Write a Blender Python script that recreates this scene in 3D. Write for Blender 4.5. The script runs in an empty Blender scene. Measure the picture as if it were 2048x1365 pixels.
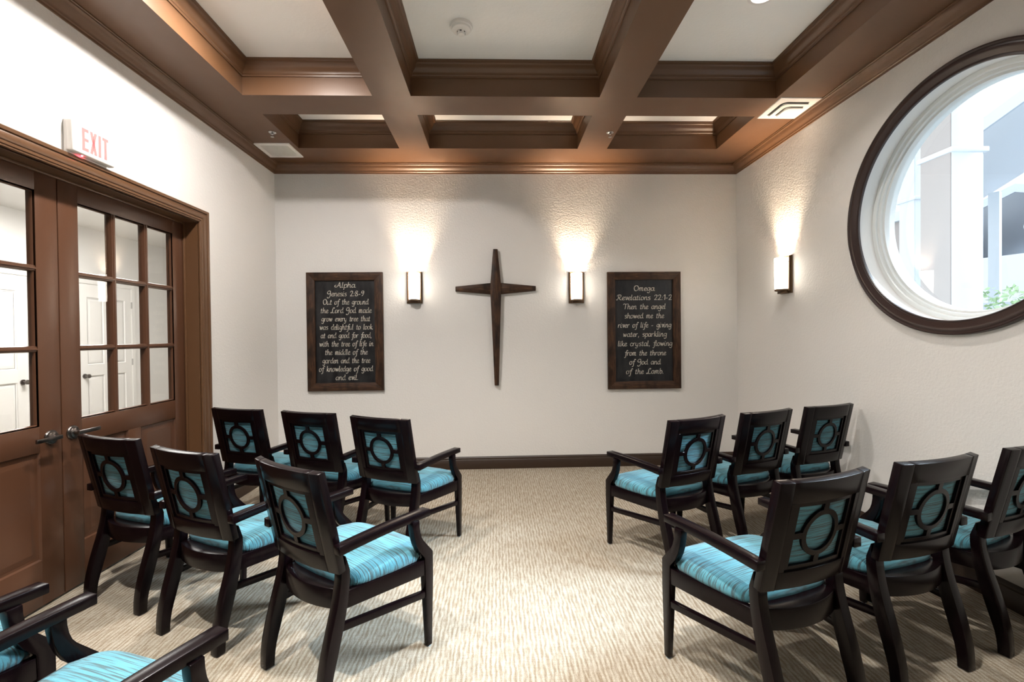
import bpy, bmesh, math
from math import sin, cos, pi, radians
from mathutils import Vector, Matrix

C = bpy.context.scene.collection
scene = bpy.context.scene

# ------------------------------------------------------------------ camera
F_PX, YAW, PITCH, ROLL = 923.9986, 0.0326, -0.0110, -0.0107
def cam_axes():
    cy, sy, cp, sp, cr, sr = cos(YAW), sin(YAW), cos(PITCH), sin(PITCH), cos(ROLL), sin(ROLL)
    fw = Vector((sy*cp, cy*cp, sp)); rt = Vector((cy, -sy, 0)); up = rt.cross(fw)
    return cr*rt + sr*up, -sr*rt + cr*up, fw
cam_data = bpy.data.cameras.new('camera'); cam = bpy.data.objects.new('camera', cam_data); C.objects.link(cam)
_r, _u, _f = cam_axes()
cam.matrix_world = Matrix(((_r.x, _u.x, -_f.x, 0), (_r.y, _u.y, -_f.y, 0), (_r.z, _u.z, -_f.z, 1.31), (0, 0, 0, 1)))
cam_data.sensor_width = 36; cam_data.lens = F_PX*36/2048; cam_data.clip_start = 0.02; cam_data.clip_end = 200
scene.camera = cam

# ------------------------------------------------------------------ world, sun, exposure
world = bpy.data.worlds.new('world'); scene.world = world; world.use_nodes = True
bg = world.node_tree.nodes['Background']
bg.inputs['Color'].default_value = (0.90, 0.95, 1.0, 1); bg.inputs['Strength'].default_value = 0.32
sd = bpy.data.lights.new('daylight', 'SUN'); sd.energy = 4.0; sd.angle = radians(28); sd.color = (0.70, 0.86, 1.0)
so = bpy.data.objects.new('daylight', sd); C.objects.link(so)
so.rotation_euler = Vector((-0.82, -0.06, -0.56)).to_track_quat('-Z', 'Y').to_euler()
scene.view_settings.view_transform = 'Standard'; scene.view_settings.look = 'None'
scene.view_settings.gamma = 1; scene.view_settings.use_curve_mapping = False
scene.view_settings.exposure = 2.48
SCONCE_W, SHADE_E = 29.0, 3.0
CEIL_W = 10.0
CAN_W = 10.5
HALL_W = 11.0

# ------------------------------------------------------------------ room numbers
L, R, D, YF = 2.136, 2.410, 4.561, -2.70
HCR, HB, HC = 2.9035, 2.987, 3.207
XL2, XL1, XM1, XM2, XR1, XR2 = -1.730, -0.847, -0.581, 0.7425, 1.0086, 2.012
ROWS = [(3.527, 4.150), (1.970, 3.252), (0.413, 1.695), (-1.144, 0.138), (-2.35, -1.419)]
COLS = [(XL2, XL1), (XM1, XM2), (XR1, XR2)]

# ------------------------------------------------------------------ helpers
class MB:
    def __init__(s): s.bm = bmesh.new()
    def face(s, pts): return s.bm.faces.new([s.bm.verts.new(p) for p in pts])
    def hexa(s, p):   # 8 points: bottom 4 ccw, top 4 ccw
        v = [s.bm.verts.new(q) for q in p]
        for f in ((3,2,1,0),(4,5,6,7),(0,1,5,4),(1,2,6,5),(2,3,7,6),(3,0,4,7)): s.bm.faces.new([v[i] for i in f])
        return s
    def box(s, x0, x1, y0, y1, z0, z1):
        return s.hexa([(x0,y0,z0),(x1,y0,z0),(x1,y1,z0),(x0,y1,z0),(x0,y0,z1),(x1,y0,z1),(x1,y1,z1),(x0,y1,z1)])
    def grid(s, rows, closeu=False, closev=False):
        V = [[s.bm.verts.new(p) for p in r] for r in rows]
        nu, nv = len(V), len(V[0])
        for i in range(nu if closeu else nu-1):
            for j in range(nv if closev else nv-1):
                s.bm.faces.new((V[i][j], V[(i+1)%nu][j], V[(i+1)%nu][(j+1)%nv], V[i][(j+1)%nv]))
        return V
    def prism(s, poly, fn):  # poly 2-D list, fn(p, t) -> 3-D, t in (0, 1)
        a = [s.bm.verts.new(fn(p, 0)) for p in poly]; b = [s.bm.verts.new(fn(p, 1)) for p in poly]
        n = len(poly)
        for i in range(n): s.bm.faces.new((a[i], a[(i+1)%n], b[(i+1)%n], b[i]))
        s.bm.faces.new(a[::-1]); s.bm.faces.new(b)
        return s
    def loft(s, secs, cap=True):
        V = s.grid(secs, False, True)
        if cap: s.bm.faces.new(V[0][::-1]); s.bm.faces.new(V[-1])
        return s
    def lathe(s, prof, n=48, fn=lambda r, h, a: (r*cos(a), r*sin(a), h), close=False, cap=False):
        V = s.grid([[fn(r, h, 2*pi*k/n) for k in range(n)] for r, h in prof], close, True)
        if cap: s.bm.faces.new(V[0]); s.bm.faces.new(V[-1])
        return s
    def build(s, name, mat=None, parent=None, bevel=0, seg=2, smooth=True, ang=35, loc=None):
        bm = s.bm
        bmesh.ops.recalc_face_normals(bm, faces=bm.faces)
        if bevel:
            es = [e for e in bm.edges if len(e.link_faces) == 2 and e.calc_face_angle(0) > radians(ang)]
            bmesh.ops.bevel(bm, geom=es, offset=bevel, segments=seg, affect='EDGES', profile=0.5, clamp_overlap=True)
        me = bpy.data.meshes.new(name); bm.to_mesh(me); bm.free()
        if smooth:
            me.polygons.foreach_set('use_smooth', [True]*len(me.polygons))
            me.set_sharp_from_angle(angle=radians(40))
        if mat: me.materials.append(mat)
        o = bpy.data.objects.new(name, me); C.objects.link(o)
        if parent: o.parent = parent
        if loc: o.location = loc
        return o

def empty(name, loc=(0, 0, 0), rz=0, parent=None):
    o = bpy.data.objects.new(name, None); C.objects.link(o); o.location = loc; o.rotation_euler = (0, 0, rz)
    o.empty_display_size = 0.1
    if parent: o.parent = parent
    return o
def tag(o, label, cat, group=None):
    o['label'] = label; o['category'] = cat
    if group: o['group'] = group
    return o
def struct(o, label=None, cat=None):
    o['kind'] = 'structure'
    if label: o['label'] = label
    if cat: o['category'] = cat
    return o
def copy_tree(o, parent=None):
    c = o.copy(); C.objects.link(c); c.parent = parent
    for ch in o.children: copy_tree(ch, c)
    return c

# ------------------------------------------------------------------ materials
def mat(name, col, rough=0.5, metal=0.0, spec=0.5, coat=0.0):
    m = bpy.data.materials.new(name); m.use_nodes = True
    b = m.node_tree.nodes['Principled BSDF']
    b.inputs['Base Color'].default_value = (*col, 1); b.inputs['Roughness'].default_value = rough
    b.inputs['Metallic'].default_value = metal; b.inputs['Specular IOR Level'].default_value = spec
    b.inputs['Coat Weight'].default_value = coat; b.inputs['Coat Roughness'].default_value = 0.15
    return m
def N(m, t, **k):
    n = m.node_tree.nodes.new(t)
    for a, v in k.items():
        if a in n.inputs: n.inputs[a].default_value = v
        else: setattr(n, a, v)
    return n
def lk(m, a, b): m.node_tree.links.new(a, b)
def coords(m, scale, kind='Object'):
    tc = N(m, 'ShaderNodeTexCoord'); mp = N(m, 'ShaderNodeMapping'); mp.inputs['Scale'].default_value = scale
    lk(m, tc.outputs[kind], mp.inputs['Vector']); return mp.outputs['Vector']
def noise(m, vec, scale=5, detail=3, rough=0.5, dist=0.0):
    n = N(m, 'ShaderNodeTexNoise'); n.inputs['Scale'].default_value = scale; n.inputs['Detail'].default_value = detail
    n.inputs['Roughness'].default_value = rough; n.inputs['Distortion'].default_value = dist
    lk(m, vec, n.inputs['Vector']); return n.outputs['Fac']
def ramp(m, fac, stops):
    r = N(m, 'ShaderNodeValToRGB'); e = r.color_ramp.elements
    while len(e) < len(stops): e.new(0.5)
    for i, (p, c) in enumerate(stops): e[i].position = p; e[i].color = (*c, 1)
    lk(m, fac, r.inputs['Fac']); return r.outputs['Color']
def mixc(m, fac, a, b, mode='MIX'):
    x = N(m, 'ShaderNodeMix', data_type='RGBA', blend_type=mode)
    for s, v in (('Factor', fac),):
        if isinstance(v, (int, float)): x.inputs[0].default_value = v
        else: lk(m, v, x.inputs[0])
    for i, v in ((6, a), (7, b)):
        if isinstance(v, tuple): x.inputs[i].default_value = (*v, 1)
        else: lk(m, v, x.inputs[i])
    return x.outputs[2]
def bump(m, h, strength, dist=0.01, base=None):
    b = N(m, 'ShaderNodeBump'); b.inputs['Strength'].default_value = strength; b.inputs['Distance'].default_value = dist
    lk(m, h, b.inputs['Height']); lk(m, b.outputs['Normal'], m.node_tree.nodes['Principled BSDF'].inputs['Normal'])
def setc(m, c): lk(m, c, m.node_tree.nodes['Principled BSDF'].inputs['Base Color'])
def setr(m, c): lk(m, c, m.node_tree.nodes['Principled BSDF'].inputs['Roughness'])

M = {}
# painted walls with orange-peel texture
w = M['wall'] = mat('wall_paint', (0.765, 0.75, 0.73), 0.55, spec=0.35)
v = coords(w, (1, 1, 1)); bump(w, noise(w, v, 70, 3, 0.55), 0.5, 0.005)
M['rear_dark'] = mat('taupe_bounce_cut', (0.13, 0.095, 0.075), 0.6, spec=0.3)  # dark tone invented for the unseen rear wall, cuts bounce towards camera-facing surfaces
w = M['ceil'] = mat('ceiling_paint', (0.88, 0.865, 0.845), 0.8, spec=0.2)
v = coords(w, (1, 1, 1)); bump(w, noise(w, v, 60, 3, 0.55), 0.3, 0.004)
w = M['trim'] = mat('brown_semi_gloss', (0.118, 0.056, 0.025), 0.38, spec=0.55)
v = coords(w, (1, 1, 1)); setr(w, ramp(w, noise(w, v, 6, 3), [(0.3, (0.37,)*3), (0.7, (0.42,)*3)])); bump(w, noise(w, v, 40, 2), 0.05, 0.004)
M['door'] = w2 = mat('brown_door_paint', (0.085, 0.038, 0.020), 0.33, spec=0.5)
v = coords(w2, (1, 1, 1)); setc(w2, mixc(w2, ramp(w2, noise(w2, v, 90, 4, 0.7), [(0.70, (0,)*3), (0.78, (0.3,)*3)]), (0.088, 0.038, 0.020), (0.13, 0.065, 0.038)))
bump(w2, noise(w2, coords(w2, (40, 40, 3)), 3, 3), 0.04, 0.004)
# dark stained beech
w = M['wood'] = mat('espresso_wood', (0.012, 0.006, 0.007), 0.24, spec=0.18)
v = coords(w, (160, 40, 14)); g = noise(w, v, 1, 3, 0.5)
setc(w, ramp(w, g, [(0.3, (0.0028, 0.0010, 0.0016)), (0.7, (0.0052, 0.0020, 0.0028))]))
# teal upholstery with irregular ribs
def fabric(name, sc, bsc):
    w = mat(name, (0.1, 0.4, 0.5), 0.85, spec=0.25)
    v = coords(w, sc); n1 = noise(w, v, 1.0, 2, 0.5, 0.25); v2 = coords(w, (8, 8, 8)); n2 = noise(w, v2, 1.0, 2)
    st = ramp(w, n1, [(0.41, (1,)*3), (0.51, (0,)*3)])
    c = mixc(w, n2, (0.060, 0.235, 0.31), (0.10, 0.31, 0.385))
    fine = noise(w, coords(w, (500, 500, 500)), 1.0, 1)
    c = mixc(w, mixc(w, 0.82, (0, 0, 0), st, 'MIX'), c, (0.045, 0.065, 0.07))
    setc(w, mixc(w, 0.35, c, ramp(w, fine, [(0.3, (0.5,)*3), (0.7, (1,)*3)]), 'MULTIPLY'))
    bump(w, n1, 0.6, 0.004)
    w.node_tree.nodes['Principled BSDF'].inputs['Sheen Weight'].default_value = 0.25
    w.node_tree.nodes['Principled BSDF'].inputs['Sheen Roughness'].default_value = 0.5
    return w
M['seat'] = fabric('teal_rib_seat', (6, 200, 14), 0)
M['back'] = fabric('teal_rib_back', (7, 24, 240), 0)
# carpet: broken dashes along the room's length
w = M['carpet'] = mat('loop_carpet', (0.4, 0.33, 0.25), 0.95, spec=0.1)
n1 = noise(w, coords(w, (95, 13, 1)), 1.0, 3, 0.65, 0.1); n2 = noise(w, coords(w, (16, 120, 1)), 1.0, 2, 0.6); n3 = noise(w, coords(w, (320, 320, 320)), 1.0, 2, 0.8)
n4 = noise(w, coords(w, (2, 1.3, 1)), 1.0, 3)
wv = N(w, 'ShaderNodeTexWave', wave_type='BANDS', bands_direction='X'); wv.inputs['Scale'].default_value = 16.5; wv.inputs['Distortion'].default_value = 4.0; wv.inputs['Detail'].default_value = 2; wv.inputs['Detail Scale'].default_value = 2.5
lk(w, coords(w, (1, 0.35, 1)), wv.inputs['Vector'])
n1 = mixc(w, 0.22, n1, wv.outputs['Fac'])
c = mixc(w, ramp(w, n1, [(0.34, (0,)*3), (0.64, (1,)*3)]), (0.34, 0.275, 0.20), (0.57, 0.52, 0.44))
c = mixc(w, 0.55, c, ramp(w, n2, [(0.32, (0.78, 0.75, 0.70)), (0.62, (1,)*3)]), 'MULTIPLY')
c = mixc(w, 0.8, c, ramp(w, n3, [(0.32, (0.45,)*3), (0.62, (1.1,)*3)]), 'MULTIPLY')
c = mixc(w, 0.3, c, ramp(w, n4, [(0.3, (0.72, 0.68, 0.62)), (0.7, (1, 1, 1))]), 'MULTIPLY')
setc(w, c); bump(w, n3, 0.8, 0.004)
# rustic stained frame wood
w = M['rustic'] = mat('rustic_stained_wood', (0.05, 0.02, 0.01), 0.55, spec=0.35)
v = coords(w, (22, 22, 2.5)); n1 = noise(w, v, 3, 5, 0.65, 0.4); n2 = noise(w, coords(w, (9, 9, 5)), 1.4, 2)
c = ramp(w, n1, [(0.28, (0.012, 0.005, 0.003)), (0.52, (0.052, 0.022, 0.010)), (0.75, (0.12, 0.058, 0.026))])
setc(w, mixc(w, 1.0, c, ramp(w, n2, [(0.33, (0.35, 0.32, 0.30)), (0.5, (1, 1, 1))]), 'MULTIPLY')); bump(w, n1, 0.25, 0.003)
w = M['rustic_h'] = w.copy(); w.name = 'rustic_stained_wood_level'
for n in w.node_tree.nodes:
    if n.type == 'MAPPING' and n.inputs['Scale'].default_value[0] == 22: n.inputs['Scale'].default_value = (2.5, 22, 22)
w = M['plate'] = mat('blackened_sheet_metal', (0.02, 0.02, 0.022), 0.42, metal=0.35, spec=0.5)
n1 = noise(w, coords(w, (9, 9, 3)), 1.2, 5, 0.7); setc(w, ramp(w, n1, [(0.35, (0.010, 0.010, 0.012)), (0.7, (0.035, 0.034, 0.036))]))
setr(w, ramp(w, n1, [(0.35, (0.30,)*3), (0.65, (0.55,)*3)]))
M['letter'] = mat('pale_lettering', (0.80, 0.75, 0.66), 0.6)
M['white'] = mat('white_paint', (0.80, 0.79, 0.77), 0.45)
M['plastic'] = mat('white_plastic', (0.82, 0.79, 0.76), 0.4)
M['vinyl'] = mat('white_vinyl', (0.80, 0.83, 0.83), 0.35)
M['black'] = mat('dark_gap', (0.01, 0.01, 0.01), 0.8)
M['bronze'] = mat('oil_rubbed_bronze', (0.16, 0.10, 0.06), 0.38, metal=0.8)
M['nickel'] = mat('dark_nickel', (0.20, 0.18, 0.17), 0.28, metal=1.0)
M['chrome'] = mat('chrome', (0.6, 0.6, 0.6), 0.2, metal=1.0)
M['glide'] = mat('nylon_glide', (0.35, 0.42, 0.48), 0.4)
w = M['wtrim'] = mat('window_trim_paint', (0.032, 0.017, 0.015), 0.32)
def emis(name, col, s):
    m = mat(name, (0.8, 0.8, 0.8)); b = m.node_tree.nodes['Principled BSDF']
    b.inputs['Emission Color'].default_value = (*col, 1); b.inputs['Emission Strength'].default_value = s; return m
M['shade'] = emis('lit_shade_glass', (1.0, 0.90, 0.76), SHADE_E)
M['lens'] = emis('lit_ceiling_lens', (1.0, 0.93, 0.86), 18)
M['lens_off'] = emis('dim_ceiling_lens', (1.0, 0.95, 0.9), 2.5)
M['halllens'] = emis('lit_hall_lens', (1.0, 0.97, 0.94), 2)
M['exitred'] = emis('exit_letters', (1.0, 0.12, 0.12), 0.35); M['exitred'].node_tree.nodes['Principled BSDF'].inputs['Base Color'].default_value = (0.50, 0.13, 0.12, 1)
M['led'] = emis('red_pilot_light', (1.0, 0.05, 0.08), 25)
def glass(name, tint, refl=0.04, ior=1.5):
    m = bpy.data.materials.new(name); m.use_nodes = True; nt = m.node_tree; nt.nodes.clear()
    o = nt.nodes.new('ShaderNodeOutputMaterial'); t = nt.nodes.new('ShaderNodeBsdfTransparent'); g = nt.nodes.new('ShaderNodeBsdfGlossy')
    fr = nt.nodes.new('ShaderNodeFresnel'); fr.inputs['IOR'].default_value = ior; x = nt.nodes.new('ShaderNodeMixShader')
    t.inputs['Color'].default_value = (*tint, 1); g.inputs['Roughness'].default_value = 0.02
    ge = nt.nodes.new('ShaderNodeNewGeometry'); mu = nt.nodes.new('ShaderNodeMath'); mu.operation = 'SUBTRACT'; mu.use_clamp = True; nt.links.new(fr.outputs[0], mu.inputs[0]); nt.links.new(ge.outputs['Backfacing'], mu.inputs[1]); nt.links.new(mu.outputs[0], x.inputs[0]); nt.links.new(t.outputs[0], x.inputs[1]); nt.links.new(g.outputs[0], x.inputs[2]); nt.links.new(x.outputs[0], o.inputs[0])
    return m
M['glass'] = glass('window_glass', (0.98, 0.99, 0.99))
M['pane'] = glass('door_glass', (0.98, 0.98, 0.97))
# outdoors
M['ext_white'] = mat('exterior_white_paint', (0.60, 0.64, 0.68), 0.6)
M['ext_brown'] = mat('exterior_taupe_stucco_and_shade', (0.36, 0.32, 0.30), 0.9)  # stucco wall and stems, also the painted shade on the thick post
M['ext_grey'] = mat('exterior_grey_fascia', (0.62, 0.68, 0.76), 0.7)
M['ext_pale'] = mat('exterior_pale_siding', (0.85, 0.87, 0.90), 0.7)
M['roof'] = mat('grey_shingles', (0.82, 0.85, 0.90), 0.9)
w = M['concrete'] = mat('paving', (0.13, 0.13, 0.13), 0.9); bump(w, noise(w, coords(w, (1, 1, 1)), 30, 3), 0.2)
w = M['leaf'] = mat('hedge_leaf', (0.22, 0.42, 0.16), 0.6); M['leaf2'] = mat('hedge_leaf_pale', (0.42, 0.58, 0.34), 0.6)

# ------------------------------------------------------------------ walls, floor
struct(MB().box(-L-0.16, R+0.2, YF-0.15, D+0.15, -0.1, 0.0).build('floor', M['carpet'], smooth=False))
struct(MB().box(-L-0.16, R+0.2, D, D+0.15, 0, 3.35).build('wall_back', M['wall'], smooth=False))
struct(MB().box(-L-0.16, R+0.2, YF-0.15, YF, 0, 3.35).build('wall_front', M['rear_dark'], smooth=False))
DY0, DY1, DZ = 1.490, 3.395, 2.150      # door opening
m = MB(); m.box(-L-0.16, -L, YF, DY0, 0, 3.35); m.box(-L-0.16, -L, DY1, D, 0, 3.35); m.box(-L-0.16, -L, DY0, DY1, DZ, 3.35)
struct(m.build('wall_left', M['wall'], smooth=False))
# right wall with round openings
WIN = [(2.349, 2.007), (-0.35, 2.007)]; WR = 0.648
def wall_round(x):
    m = MB(); z0, z1 = 0, 3.35; hs = 0.75; ys = sorted(w[0] for w in WIN)
    zc = WIN[0][1]; lo, hi = zc-hs, zc+hs
    y = YF
    for yc in ys:
        m.face([(x, y, z0), (x, yc-hs, z0), (x, yc-hs, z1), (x, y, z1)])
        m.face([(x, yc-hs, z0), (x, yc+hs, z0), (x, yc+hs, lo), (x, yc-hs, lo)])
        m.face([(x, yc-hs, hi), (x, yc+hs, hi), (x, yc+hs, z1), (x, yc-hs, z1)])
        n = 96; ci, sq = [], []
        for k in range(n):
            a = 2*pi*k/n; c, s = cos(a), sin(a); t = hs/max(abs(c), abs(s))
            ci.append((x, yc+WR*c, zc+WR*s)); sq.append((x, yc+t*c, zc+t*s))
        m.grid([ci, sq], False, True)
        y = yc+hs
    m.face([(x, y, z0), (x, D, z0), (x, D, z1), (x, y, z1)])
    return m
m = wall_round(R); m2 = wall_round(R+0.2); me2 = bpy.data.meshes.new('t'); m2.bm.to_mesh(me2); m.bm.from_mesh(me2)
struct(m.build('wall_right', M['wall'], smooth=False))

# ------------------------------------------------------------------ ceiling, beams, mouldings
ceil = struct(MB().box(-L-0.16, R+0.2, YF, D, HC, HC+0.12).build('ceiling', M['ceil'], smooth=False), 'coffered ceiling of pale plaster panels between brown beams')
def beam(x0, x1, y0, y1): MB().box(x0, x1, y0, y1, HB, HC).build('beam', M['trim'], ceil, smooth=False)
beam(-L, XL2, YF, D); beam(XR2, R, YF, D); beam(XL2, XR2, 4.150, D); beam(XL2, XR2, YF, ROWS[-1][0])
beam(XL1, XM1, ROWS[-1][0], 4.150); beam(XM2, XR1, ROWS[-1][0], 4.150)
for i in range(len(ROWS)-1):
    for x0, x1 in COLS: beam(x0, x1, ROWS[i+1][1], ROWS[i][0])
CROWN = [(0, 0), (0.008, 0), (0.010, 0.010), (0.016, 0.014), (0.018, 0.024), (0.024, 0.030), (0.036, 0.038), (0.046, 0.050), (0.050, 0.062), (0.056, 0.068), (0.066, 0.070), (0.068, 0.078), (0.073, 0.080), (0.073, 0.086), (0, 0.086)]
def crown_side(m, x0, x1, y0, y1, side, zt, h, p):
    sx = p/0.073; sz = h/0.086; rows = [[], []]
    for a, b in CROWN:
        o = a*sx; z = zt-h+b*sz
        c = {'back': ((x0+o, y1-o), (x1-o, y1-o)), 'front': ((x0+o, y0+o), (x1-o, y0+o)), 'left': ((x0+o, y0+o), (x0+o, y1-o)), 'right': ((x1-o, y0+o), (x1-o, y1-o))}[side]
        for k in (0, 1): rows[k].append((*c[k], z))
    m.loft(rows)
for i, (y0, y1) in enumerate(ROWS):
    for x0, x1 in COLS:
        for s in ('back', 'front', 'left', 'right'):
            m = MB(); crown_side(m, x0, x1, y0, y1, s, HC-0.001, 0.095, 0.068); m.build('crown_molding', M['trim'], ceil)
for k, s in enumerate(('back', 'left', 'right', 'front')):
    m = MB(); crown_side(m, -L, R, YF, D, s, HB-0.001, 0.083, 0.073); struct(m.build('trim_%d' % (k+1), M['trim']))
BASE = [(0, 0), (0.014, 0), (0.014, 0.090), (0.011, 0.094), (0.012, 0.099), (0.012, 0.106), (0.008, 0.112), (0.004, 0.122), (0, 0.122)]
M['base'] = mat('dark_base_paint', (0.034, 0.018, 0.010), 0.38)
def base(name, fn):
    m = MB(); m.loft([[fn(o, 0, z) for o, z in BASE], [fn(o, 1, z) for o, z in BASE]]); struct(m.build(name, M['base']))
base('baseboard_back', lambda o, t, z: (-L+(L+R)*t, D-o, z))
base('baseboard_right', lambda o, t, z: (R-o, YF+(D-YF-0.014)*t, z))
base('baseboard_front', lambda o, t, z: (-L+(L+R-0.014)*t, YF+o, z))
base('baseboard_left', lambda o, t, z: (-L+o, DY1+0.094+(D-0.014-DY1-0.094)*t, z))
base('baseboard_near', lambda o, t, z: (-L+o, YF+0.014+(DY0-0.094-YF-0.014)*t, z))

# ------------------------------------------------------------------ double door
CAS = [(0, 0), (0, 0.010), (0.003, 0.013), (0.008, 0.013), (0.010, 0.009), (0.013, 0.009), (0.015, 0.014), (0.026, 0.015), (0.029, 0.010), (0.032, 0.016), (0.044, 0.022), (0.056, 0.024), (0.064, 0.021), (0.067, 0.016), (0.070, 0.016), (0.072, 0.024), (0.086, 0.027), (0.090, 0.023), (0.090, 0)]
def casing(xw, sg, name, lab=None):
    m = MB(); g = 0.004
    path = [lambda o: (DY0-g-o, 0.0), lambda o: (DY0-g-o, DZ+g+o), lambda o: (DY1+g+o, DZ+g+o), lambda o: (DY1+g+o, 0.0)]
    m.loft([[(xw+sg*h, *f(o)) for o, h in CAS] for f in path]); return struct(m.build(name, M['trim']), lab)
cas = casing(-L, 1, 'trim_5', 'moulded brown casing around the glazed double doors')
casing(-L-0.16, -1, 'trim_6')
XD = -2.236
m = MB(); m.box(-L-0.16, -L, DY1-0.002, DY1+0.004, 0, DZ+0.004); m.box(-L-0.16, -L, DY0-0.004, DY0+0.002, 0, DZ+0.004); m.box(-L-0.16, -L, DY0, DY1, DZ-0.002, DZ+0.004)
struct(m.build('trim_7', M['trim']))
st = MB(); st.box(XD+0.001, XD+0.014, DY1-0.016, DY1-0.002, 0, DZ-0.002); st.box(XD+0.001, XD+0.014, DY0+0.002, DY0+0.016, 0, DZ-0.002); st.box(XD+0.001, XD+0.014, DY0, DY1, DZ-0.016, DZ-0.002)
struct(st.build('trim_8', M['trim'], bevel=0.003))

def raised_panel(m, y0, y1, z0, z1, x, sg):
    pr = [(0, 0.0), (0.006, -0.010), (0.016, -0.012), (0.020, -0.012), (0.045, -0.003), (0.05, -0.003)]
    rows = []
    for o, h in pr:
        rows.append([(x+sg*h, y0+o, z0+o), (x+sg*h, y1-o, z0+o), (x+sg*h, y1-o, z1-o), (x+sg*h, y0+o, z1-o)])
    V = m.grid(rows, False, True); m.bm.faces.new(V[-1])
def glazed_leaf(name, y0, y1, hinge_right, lab):
    root = struct(empty(name, (XD, y0 if not hinge_right else y1, 0.012)), lab)
    ox, oy, oz = root.location
    T = 0.045; sw = 0.112
    pz0, pz1 = 0.890, 2.045   # glazed zone
    def B(m, nm, mt=M['door'], bevel=0.0015, parent=root, **k):
        bmesh.ops.translate(m.bm, verts=m.bm.verts, vec=(-ox, -oy, -oz)); return m.build(nm, mt, parent, bevel=bevel, **k)
    ya, yb = y0+0.002, y1-0.002; z0, z1 = 0.012, DZ-0.006
    B(MB().box(XD-T, XD, ya, ya+sw, z0, z1), 'stile'); B(MB().box(XD-T, XD, yb-sw, yb, z0, z1), 'stile')
    iy0, iy1 = ya+sw, yb-sw
    B(MB().box(XD-T, XD, iy0, iy1, pz1, z1), 'top_rail'); B(MB().box(XD-T, XD, iy0, iy1, 0.765, pz0), 'middle_rail'); B(MB().box(XD-T, XD, iy0, iy1, z0, 0.235), 'bottom_rail')
    ym = (iy0+iy1)/2; B(MB().box(XD-T, XD, ym-0.05, ym+0.05, 0.235, 0.765), 'mullion')
    for a, b in ((iy0, ym-0.05), (ym+0.05, iy1)):
        m = MB(); raised_panel(m, a, b, 0.235, 0.765, XD, 1); raised_panel(m, a, b, 0.235, 0.765, XD-T, -1); B(m, 'raised_panel', bevel=0)
    # glazing bars with a moulded face: bead + proud centre
    mw = 0.030; nw = (iy1-iy0); cw = (nw-2*mw)/3; ch = (pz1-pz0-2*mw)/3
    bar = [(-0.015, -0.006), (-0.012, 0.000), (-0.006, 0.000), (-0.004, 0.004), (0.004, 0.004), (0.006, 0.000), (0.012, 0.000), (0.015, -0.006), (0.015, -T+0.006), (0.008, -T), (-0.008, -T), (-0.015, -T+0.006)]
    for k in (1, 2):
        yc = iy0+k*cw+(k-0.5)*mw
        B(MB().prism(bar, lambda p, t: (XD-0.004+p[1], yc+p[0], pz0 if t == 0 else pz1)), 'glazing_bar', bevel=0)
    for k in (1, 2):
        zc = pz0+k*ch+(k-0.5)*mw
        B(MB().prism(bar, lambda p, t: (XD-0.0045+p[1], iy0 if t == 0 else iy1, zc+p[0])), 'glazing_bar', bevel=0)
    # bead around opening
    m = MB(); bd = [(0, -0.002), (0, -0.02), (0.010, -0.02), (0.010, -0.012), (0.006, -0.006)]
    m.grid([[(XD+h, iy0+o, pz0+o), (XD+h, iy1-o, pz0+o), (XD+h, iy1-o, pz1-o), (XD+h, iy0+o, pz1-o)] for o, h in bd], False, True)
    B(m, 'glazing_bead', bevel=0)
    for i in range(3):
        for j in range(3):
            a = iy0+i*(cw+mw); b = pz0+j*(ch+mw)
            B(MB().box(XD-0.026, XD-0.021, a-0.006, a+cw+0.006, b-0.006, b+ch+0.006), 'pane', M['pane'], bevel=0, smooth=False)
    # lever handle
    hy = y0+0.058 if hinge_right else y1-0.058; hz = 0.828; dr = 1 if hinge_right else -1
    h = MB(); h.lathe([(0.0, 0.0), (0.036, 0.0), (0.036, 0.004), (0.033, 0.008), (0.024, 0.009), (0.023, 0.014), (0.016, 0.017), (0.012, 0.018), (0.012, 0.04), (0, 0.04)], 32, lambda r, hh, a: (XD+hh, hy+r*cos(a), hz+r*sin(a)))
    hd = B(h, 'handle', M['nickel'], bevel=0)
    m = MB(); m.box(XD+0.038, XD+0.048, min(hy-dr*0.014, hy+dr*0.118), max(hy-dr*0.014, hy+dr*0.118), hz-0.010, hz+0.010)
    B(m, 'lever', M['nickel'], bevel=0.002, parent=hd)
    for zz in (0.3, 1.1, 1.9):
        yh = yb if hinge_right else ya
        m = MB(); m.lathe([(0.0, -0.045), (0.006, -0.045), (0.006, 0.045), (0, 0.045)], 12, lambda r, hh, a: (XD-T-0.004+r*cos(a), yh+r*sin(a), zz+hh)); B(m, 'hinge', M['nickel'], bevel=0)
    return root
glazed_leaf('door_1', 2.441, DY1-0.003, True, 'brown door leaf with nine glass panes, right of the pair')
glazed_leaf('door_2', DY0+0.003, 2.439, False, 'brown door leaf with nine glass panes, left of the pair')

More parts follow.
